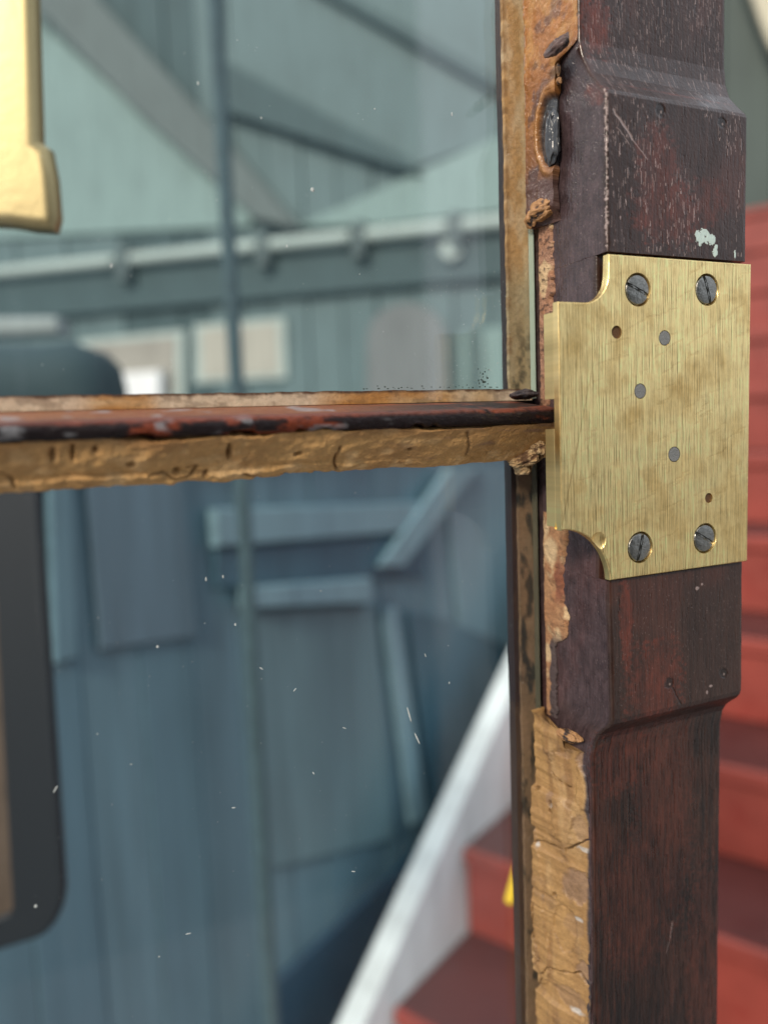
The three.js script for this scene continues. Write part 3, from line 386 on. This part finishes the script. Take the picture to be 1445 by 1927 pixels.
  for (const [x, y, r] of plugs) { const q = at(x, y, 0), c = disc(r - 0.03, 0.02, 1.1); c.translate(q.x, q.y, 0); part('plug', c, M.lead, pl, SB); }
  for (const [x, y, r] of holes) { const q = at(x, y, 0), c = disc(r - 0.05, -0.5, 1.3); c.translate(q.x, q.y, 0); part('pin', c, M.rust, pl, SB); }
}

// ------------------------------------------------------------------ behind the sash: stairs
const stepTex = texture(256, 256, (u, v) => { const k = 0.8 + 0.5 * (fbm(u * 8, v * 8, 901, 5) - 0.3), w = ss(0.62, 0.7, fbm(u * 14, v * 14, 903, 5)) * 0.35; return [k * (1 - w * 0.2), k * (1 - w * 0.6), k * (1 - w * 0.6)]; }, true, true);
M.redPaint = mat({ color: lin(0.31, 0.058, 0.042), map: stepTex, roughness: 0.45 });
M.maroon = mat({ color: lin(0.1, 0.026, 0.023), map: stepTex, roughness: 0.5 });

const boardTex = texture(256, 512, (u, v) => { const k = 0.82 + 0.36 * (fbm(u * 30, v * 4, 921, 4) - 0.35) + 0.2 * (fbm(u * 4, v * 5, 922, 4) - 0.5); return [k, k, k]; }, true, true);
M.white = mat({ color: lin(0.8, 0.92, 0.95), map: boardTex, roughness: 0.6 });
const paintOf = (r, g, b, ro = 0.7) => mat({ color: lin(r, g, b), map: boardTex, roughness: ro });
const FLOOR = -1407;
{
  const P = new THREE.Vector3(510.2, -727, -1011.2), phi = 61.2 * Math.PI / 180, a = new THREE.Vector3(Math.sin(phi), 0, -Math.cos(phi)), n = new THREE.Vector3(-Math.cos(phi), 0, -Math.sin(phi)), G = 224, R = 170, W = 1150;
  const base = P.clone().addScaledVector(a, -4 * G); base.y = FLOOR; const O = [base.x, base.y, base.z];
  const st = thing('steps', O, 'red painted wooden steps with dark treads and a white side board', 'steps');
  const turn = new THREE.Matrix4().makeBasis(a, new THREE.Vector3(0, 1, 0), n.clone().negate()); // x ascends, z towards the near end
  const bx = (x0, x1, y0, y1, z0, z1, r = 4) => { const b = new RoundedBoxGeometry(x1 - x0, y1 - y0, z1 - z0, 2, r); b.translate((x0 + x1) / 2, (y0 + y1) / 2, (z0 + z1) / 2); const uv = b.attributes.uv, p = b.attributes.position; for (let i = 0; i < uv.count; i++) uv.setXY(i, p.getX(i) / 700 + p.getY(i) / 500, p.getZ(i) / 600); b.applyMatrix4(turn); b.translate(O[0], O[1], O[2]); return b; };
  for (let k = -3; k <= 9; k++) { const x = (k + 4) * G, y = (k + 4) * R; part('tread', bx(x, x + G - 1 + (k === 9 ? 420 : 22), y - 26, y, 0, W, 5), M.maroon, st, O); part('nosing', bx(x - 3, x + 8, y - 30, y + 1.5, 1, W - 1, 5), M.redPaint, st, O); part('riser', bx(x + 10, x + 30, y - R + 1, y - 27, 2, W - 2, 2), M.redPaint, st, O); }
  const sh = new THREE.Shape(); const hgt = 72; sh.moveTo(0, 0); sh.lineTo(0.2 * G, hgt + 0.2 * R); sh.lineTo(10.6 * G, 10.6 * R + hgt); sh.lineTo(11.2 * G, 10.6 * R + hgt - 120); sh.lineTo(11.2 * G, 9.2 * R); sh.lineTo(1.6 * G, 0);
  const e = new THREE.ExtrudeGeometry(sh, { depth: 40, bevelEnabled: true, bevelSize: 3, bevelThickness: 3, bevelSegments: 2 }); e.translate(0, 0, -46); const uv = e.attributes.uv; for (let i = 0; i < uv.count; i++) uv.setXY(i, uv.getX(i) / 900, uv.getY(i) / 900); e.applyMatrix4(turn); e.translate(O[0], O[1], O[2]); part('side_board', e, M.white, st, O, 'white painted side board');
}

// ------------------------------------------------------------------ shed walls; pieces on them stand in for reflections in the panes
function wallFrame(dist) { const yaw = -23.84 * Math.PI / 180, fw = new THREE.Vector3(-Math.sin(-yaw) * -1, 0, -Math.cos(yaw)); const A = CAM.clone().addScaledVector(fw, dist), R = new THREE.Vector3(0.693, 0, 0.7209), N = new THREE.Vector3(-0.7209, 0, 0.693); return { A, R, N }; }
class Wall {
  constructor(dist) { Object.assign(this, wallFrame(dist)); this.d0 = this.N.dot(this.A); this.turn = new THREE.Matrix4().makeBasis(this.R, new THREE.Vector3(0, 1, 0), this.N); }
  local(px, py, off) { const q = meet(px, py, this.N, this.d0 + off).sub(this.A); return [q.dot(this.R), q.y + this.A.y]; }
  world(g, off) { g.translate(0, 0, off); g.applyMatrix4(this.turn); g.translate(this.A.x, 0, this.A.z); return g; }
  slab(pts, off, th, px = true, bev = 2) { const P = px ? pts.map(([x, y]) => this.local(x, y, off + th)) : pts; const s = new THREE.Shape(P.map(([x, y]) => new THREE.Vector2(x, y))); const e = new THREE.ExtrudeGeometry(s, { depth: th - 2 * bev, bevelEnabled: true, bevelSize: bev, bevelThickness: bev, bevelOffset: -bev, bevelSegments: 1 }); const uv = e.attributes.uv; for (let i = 0; i < uv.count; i++) uv.setXY(i, uv.getX(i) / 300, uv.getY(i) / 900); e.translate(0, 0, bev); return this.world(e, off); }
  centre(g) { g.computeBoundingBox(); const c = g.boundingBox; return [(c.min.x + c.max.x) / 2, c.min.y, (c.min.z + c.max.z) / 2]; }
  thing(name, pts, off, th, m, label, category, group) { const g = this.slab(pts, off, th), o = this.centre(g), me = part(name, g, m, scene, o); me.position.set(...o).multiplyScalar(MM); return tag(me, label, category, group); }
}
const back = new Wall(3900), near = new Wall(2100);
{ const phi = 61.2 * Math.PI / 180, n = new THREE.Vector3(-Math.cos(phi), 0, -Math.sin(phi)); near.R.set(Math.sin(phi), 0, -Math.cos(phi)); near.N.copy(n).negate(); near.A.set(510.2, 0, -1011.2).addScaledVector(n, 140); near.d0 = near.N.dot(near.A); near.turn.makeBasis(near.R, new THREE.Vector3(0, 1, 0), near.N); }
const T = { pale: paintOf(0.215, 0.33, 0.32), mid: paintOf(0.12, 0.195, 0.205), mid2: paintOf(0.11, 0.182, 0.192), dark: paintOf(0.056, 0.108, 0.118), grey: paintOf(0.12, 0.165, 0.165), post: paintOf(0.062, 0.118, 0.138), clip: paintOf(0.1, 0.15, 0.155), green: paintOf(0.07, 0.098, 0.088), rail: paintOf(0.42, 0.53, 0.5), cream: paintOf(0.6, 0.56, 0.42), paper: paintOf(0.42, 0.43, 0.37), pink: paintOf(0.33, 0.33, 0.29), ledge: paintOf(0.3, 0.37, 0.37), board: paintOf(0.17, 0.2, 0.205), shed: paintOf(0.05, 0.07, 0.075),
  blue: paintOf(0.125, 0.235, 0.29, 0.4), blue2: paintOf(0.117, 0.223, 0.28, 0.4), blue3: paintOf(0.137, 0.25, 0.303, 0.4), navy: paintOf(0.018, 0.066, 0.115, 0.4), paleblue: paintOf(0.215, 0.365, 0.425, 0.4), slate: paintOf(0.122, 0.2, 0.25, 0.4), olive: paintOf(0.14, 0.25, 0.285, 0.4), deep: paintOf(0.06, 0.14, 0.19, 0.4) };
{ // back wall of upright boards
  const o = [back.A.x, FLOOR, back.A.z], w = thing('barn_wall', o, 'teal grey shed wall of upright painted boards behind the upper pane', 'wall'); w.userData.kind = 'structure';
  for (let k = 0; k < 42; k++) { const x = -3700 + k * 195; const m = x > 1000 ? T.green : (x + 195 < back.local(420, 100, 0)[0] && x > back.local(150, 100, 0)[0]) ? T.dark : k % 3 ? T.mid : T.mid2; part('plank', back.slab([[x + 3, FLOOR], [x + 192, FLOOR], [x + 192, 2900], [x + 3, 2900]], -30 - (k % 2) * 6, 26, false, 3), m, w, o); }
  part('backing', back.slab([[-3720, FLOOR], [4500, FLOOR], [4500, 2890], [-3720, 2890]], -70, 20, false, 2), T.post, w, o);
}
back.thing('reflection_panel', [[-60, -40], [60, 30], [252, 199], [478, 400], [470, 425], [250, 436], [-60, 452]], 2, 14, T.pale, 'pale three-cornered panel standing in for a reflection, under the left brace', 'panel');  // paler tone of the reflection, put into the panel colour
back.thing('reflection_panel', [[428, -40], [950, -40], [950, 255], [780, 315], [428, 118]], 2, 12, T.mid, 'mid grey panel standing in for a reflection, between the post and the pane edge', 'panel');
back.thing('brace', [[20, -40], [150, -40], [400, 235], [565, 430], [480, 410], [250, 200]], 20, 60, T.grey, 'broad grey diagonal brace running down from the top left', 'beam');
back.thing('brace', [[415, 110], [760, 292], [790, 325], [740, 312], [415, 205]], 20, 50, T.dark, 'dark diagonal brace from the post to the right', 'beam');
back.thing('brace', [[560, -40], [600, -40], [945, 150], [945, 178], [860, 130]], 22, 40, T.dark, 'thin dark brace at the top right of the upper pane', 'beam');
back.thing('beam', [[560, 425], [760, 335], [960, 245], [960, 395], [700, 425]], 4, 30, T.pale, 'pale sloping board above the right end of the white rail', 'board');
back.thing('beam', [[-60, 535], [960, 440], [960, 520], [-60, 610]], 4, 40, T.dark, 'dark teal wall plate just below the white rail', 'beam');
back.thing('upright', [[950, 60], [975, 55], [985, 560], [960, 560]], 30, 30, T.mid, 'upright batten at the right edge of the upper pane', 'batten');
{ // rail in five lengths on clips
  const o = (() => { const g = back.slab([[-60, 500], [930, 400], [930, 435], [-60, 530]], 60, 40); return back.centre(g); })();
  const r = thing('rail', o, 'white wall rail in lengths held by dark clips across the upper pane', 'rail');
  const seg = (x0, x1) => { const y = (x) => 513 - 0.101 * x, [a, b] = back.local(x0, y(x0), 80), [c, d] = back.local(x1, y(x1), 80), L = Math.hypot(c - a, d - b), g = new THREE.CapsuleGeometry(34, L - 60, 6, 20); g.rotateZ(Math.PI / 2 + Math.atan2(d - b, c - a)); g.translate((a + c) / 2, (b + d) / 2, 0); return back.world(g, 80); };
  for (const [a, b] of [[-80, 218], [240, 486], [500, 662], [684, 846], [864, 990]]) part('rail_length', seg(a, b), T.rail, r, o);
  for (const x of [229, 493, 673, 855]) part('clip', back.slab([[x - 10, 470 - 0.1 * x + 14], [x + 10, 470 - 0.1 * x + 12], [x + 10, 548 - 0.1 * x], [x - 10, 550 - 0.1 * x]], 10, 110), T.clip, r, o);
  part('hook', back.slab([[830, 455], [862, 450], [868, 478], [845, 490], [828, 478]], 60, 30), T.rail, r, o);
}
function notice(b, pts, label, ink) { const g0 = b.slab(pts, 4, 12), o = b.centre(g0), t = thing('notice_board', o, label, 'notice', 'framed notices on the shed wall'); part('frame', g0, T.rail, t, o); const cx = pts.reduce((s, p) => s + p[0], 0) / 4, cy = pts.reduce((s, p) => s + p[1], 0) / 4, ins = (f) => pts.map(([x, y]) => [cx + (x - cx) * f, cy + (y - cy) * f]); part('paper', b.slab(ins(0.84), 12, 8), ink, t, o); }
notice(back, [[150, 640], [347, 620], [347, 752], [165, 765]], 'left of the two cream notices behind the upper pane, beside the dark hood', T.pink);
notice(back, [[364, 612], [536, 597], [540, 712], [366, 722]], 'right of the two cream notices behind the upper pane, beside the teal gap', T.paper);
back.thing('glow_block', [[190, 705], [300, 697], [300, 770], [190, 775]], 40, 60, paintOf(0.85, 0.9, 0.9), 'small white block standing in for a wide glow below the left notice', 'box');  // bright white colour stands in for a wide glow
{ const g = []; for (let k = 0; k <= 16; k++) { const a = Math.PI * (1 - k / 16); g.push([765 + 75 * Math.cos(a), 640 - 70 * Math.sin(a)]); } back.thing('rounded_shape', [[690, 790], ...g, [845, 790]], 6, 20, T.board, 'grey shape with a rounded top at the lower right of the upper pane', 'board'); }  // flat cut-out of a head-and-shoulders outline
back.thing('pale_strip', [[866, 622], [880, 620], [884, 760], [870, 760]], 6, 20, T.pale, 'narrow pale strip at the lower right corner of the upper pane', 'board');
back.thing('pale_strip', [[908, 618], [950, 612], [955, 760], [912, 760]], 6, 20, T.pale, 'wider pale strip at the right corner beside the bedding putty', 'board');
{ const g = back.slab([[1394, -60], [1520, -60], [1520, 190], [1445, 78]], 30, 60), o = back.centre(g), m = part('cream_brace', g, T.cream, scene, o); m.position.set(...o).multiplyScalar(MM); tag(m, 'cream painted diagonal board at the top right corner', 'beam'); }
{ // post: plumb, seen in both panes
  const [x] = near.local(470, 1300, 60); const g = near.slab([[x - 9, FLOOR], [x + 9, FLOOR], [x + 9, 1500], [x - 9, 1500]], 60, 18, false, 4), o = near.centre(g), m = part('post', g, T.post, scene, o); m.position.set(...o).multiplyScalar(MM); tag(m, 'slim dark upright post seen through both panes', 'post');
}
{ // made-up blue boarding; its pieces stand in for reflections in the lower pane
  const o = [near.A.x, FLOOR, near.A.z], w = thing('added_partition', o, 'added low blue boarding behind the lower pane, standing in for reflections', 'partition');
  const x0 = near.local(-60, 1200, 0)[0] - 300, x1 = near.local(1000, 1100, 0)[0] + 500; let k = 0;
  for (let x = x0; x < x1; x += 86, k++) part('plank', near.slab([[x + 0.6, FLOOR], [x + 85.4, FLOOR], [x + 85.4, 6], [x + 0.6, 6]], -26 - (k % 2) * 1.2, 22, false, 1.5), [T.blue, T.blue2, T.blue3, T.blue][(k * 5 + (k >> 2)) % 4], w, o);
  part('rail_cap', near.slab([[x0, 6], [x1, 6], [x1, 26], [x0, 26]], -44, 54, false, 4), T.slate, w, o);
  const add = (name, pts, off, th, m) => part(name, near.slab(pts, off, th, true, 3), m, w, o);
  add('panel', [[160, 880], [345, 880], [372, 1200], [190, 1225]], -2, 8, T.slate);
  add('batten', [[92, 880], [136, 880], [150, 1240], [104, 1250]], -2, 12, T.blue3);
  add('crosspiece', [[405, 958], [805, 945], [800, 998], [410, 1030]], -2, 20, T.paleblue);
  add('dark_strip', [[405, 1034], [800, 1002], [800, 1084], [410, 1108]], -2, 8, T.deep);  // dark slab laid on the boards, not a hollow
  add('shelf', [[466, 1106], [700, 1088], [704, 1134], [468, 1146]], 8, 22, T.paleblue);
  add('door_panel', [[476, 1150], [708, 1138], [744, 1580], [500, 1640]], -2, 8, T.olive);
  add('batten', [[722, 1145], [748, 1143], [806, 1540], [776, 1552]], -2, 14, T.paleblue);
  add('panel', [[836, 880], [1000, 880], [1000, 1240], [866, 1180]], -2, 10, T.blue3);
  add('stay', [[846, 880], [900, 880], [762, 1066], [716, 1066]], 10, 14, T.paleblue);
  add('panel', [[768, 1150], [850, 1165], [1000, 1255], [1000, 1300], [835, 1560], [812, 1540]], -2, 8, T.deep);
  add('bottom_rail', [[520, 1850], [800, 1590], [900, 1480], [900, 1700], [560, 2100], [505, 2100]], -2, 12, T.navy);
}
// dark rounded shapes built close behind the panes
{
  const z = 0; const D = new Wall(0); const pl = (px, py, dep) => { const fw = new THREE.Vector3(0, 0, -1).applyMatrix4(camTurn); return meet(px, py, fw, fw.dot(CAM) + dep); };
  const fw = new THREE.Vector3(0, 0, -1).applyMatrix4(camTurn), rt = new THREE.Vector3(1, 0, 0).applyMatrix4(camTurn), up = new THREE.Vector3(0, 1, 0).applyMatrix4(camTurn);
  const plate = (pts, dep, th, holes, bev = 4, seg = 4) => { // an upright plate turned like the sash, at that depth
    const c = pl(pts[0][0], pts[0][1], dep), nrm = new THREE.Vector3(-0.35, 0, 0.937).normalize(), R = new THREE.Vector3(0.937, 0, 0.35), d = nrm.dot(c); const L = (p) => { const q = meet(p[0], p[1], nrm, d).sub(c); return new THREE.Vector2(q.dot(R), q.y); };
    const s = new THREE.Shape(pts.map(L)); for (const h of holes ?? []) s.holes.push(new THREE.Path(h.map(L))); const e = new THREE.ExtrudeGeometry(s, { depth: th - 2 * bev, bevelEnabled: true, bevelSize: bev, bevelThickness: bev, bevelOffset: -bev, bevelSegments: seg }); e.translate(0, 0, -th + bev); const uv = e.attributes.uv; for (let i = 0; i < uv.count; i++) uv.setXY(i, uv.getX(i) / 60, uv.getY(i) / 60); e.applyMatrix4(new THREE.Matrix4().makeBasis(R, new THREE.Vector3(0, 1, 0), nrm)); e.translate(c.x, c.y, c.z); return BGU.toCreasedNormals(e, 0.6); };
  const put = (name, g, m, label, cat) => { g.computeBoundingBox(); const b = g.boundingBox, o = [(b.min.x + b.max.x) / 2, b.min.y, (b.min.z + b.max.z) / 2], t = thing(name, o, label, cat); part('body', g, m, t, o); return [t, o]; };
  const arc = (cx, cy, r0, r1, a0, a1, n = 8) => { const P = []; for (let k = 0; k <= n; k++) { const a = mix(a0, a1, k / n); P.push([cx + r0 * Math.cos(a), cy + r1 * Math.sin(a)]); } return P; };
  const [fr, fo] = put('dark_casing', plate([[70, 860], ...arc(46, 1670, 76, 104, 0, Math.PI * 0.46, 14), [-60, 1810], [-180, 1860], [-180, 860]], 520, 9, [[[-150, 900], [-4, 900], [8, 1200], ...arc(14, 1700, 22, 38, 0, Math.PI * 0.45), [-40, 1760], [-150, 1790]]]), mat({ color: lin(0.008, 0.014, 0.02), roughness: 0.6 }), 'dark rounded casing at the left edge behind the lower pane', 'casing');
  part('panel', plate([[-165, 880], [16, 880], [26, 1200], [42, 1740], [-165, 1800]], 536, 6, null, 1), mat({ color: lin(0.13, 0.1, 0.075), roughness: 0.6, map: boardTex }), fr, fo, 'tan panel in the dark casing');
  put('silhouette', plate([[-180, 640], [60, 640], [110, 634], [150, 648], [178, 676], [190, 720], [196, 800], [-180, 810]], 900, 160, null, 50, 8), mat({ color: lin(0.028, 0.06, 0.07), roughness: 0.8 }), 'dark rounded hood low at the left behind the upper pane', 'silhouette');  // unidentified dark rounded shape
  put('pale_ledge', plate([[-180, 598], [108, 594], [112, 628], [-180, 640]], 1150, 60, null, 8), T.ledge, 'pale ledge just above the dark hood', 'ledge');
  // brass handle
  const [hd, ho] = put('brass_handle', plate([[-40, -60], [62, -60], [72, 262], [90, 275], [101, 330], [107, 405], [100, 432], [60, 430], [20, 424], [-40, 420]], 330, 13, null, 5.6, 10), M.brassPlain, 'brass handle with a flared end at the top left behind the upper pane', 'handle');
  // yellow tip
  const g = new THREE.CapsuleGeometry(3.2, 44, 6, 14), c = pl(961, 1690, 470); g.rotateZ(-0.36); g.translate(c.x + 7, c.y + 20, c.z); const o = [c.x, c.y, c.z], y = thing('yellow_cord', o, 'short end of yellow cord hanging beside the sash above the steps', 'cord'); part('cord', g, mat({ color: lin(0.85, 0.6, 0.03), roughness: 0.5 }), y, o);
}
// ground
{ const g = new THREE.PlaneGeometry(40000, 40000); g.rotateX(-Math.PI / 2); const uv = g.attributes.uv; for (let i = 0; i < uv.count; i++) uv.setXY(i, uv.getX(i) * 40, uv.getY(i) * 40); const m = part('floor', g, mat({ color: lin(0.075, 0.115, 0.15), map: stepTex, roughness: 0.7 }), scene); m.position.set(0, FLOOR * MM, 0); m.userData.kind = 'structure'; }
{ const g = new THREE.BoxGeometry(16000, 60, 12000); g.translate(0, FLOOR + 10, 6000 - 350); const uv = g.attributes.uv; for (let i = 0; i < uv.count; i++) uv.setXY(i, uv.getX(i) * 16, uv.getY(i) * 12); const o = [0, FLOOR, 5650], m = part('bounce_paving', g, mat({ color: lin(0.36, 0.35, 0.33), map: stepTex, roughness: 0.9 }), scene, o); m.position.set(...o).multiplyScalar(MM); m.userData.kind = 'structure'; }  // unseen pale ground added to bounce light up under the bar
{ // unseen dark boarding added behind the camera to darken what the panes mirror
  const o = [-300, FLOOR, 1900], w = thing('added_facing_wall', o, 'added unseen dark boarded wall behind the camera, mirrored in the panes', 'wall'); w.userData.kind = 'structure';
  for (let k = 0; k < 14; k++) { const b = new RoundedBoxGeometry(186, 2700, 30, 1, 3); b.translate(-1600 + k * 190, FLOOR + 1390, 1900 + (k % 2) * 6); part('plank', b, T.shed, w, o); }
}
scene.updateMatrixWorld(true);
renderer.render(scene, camera);
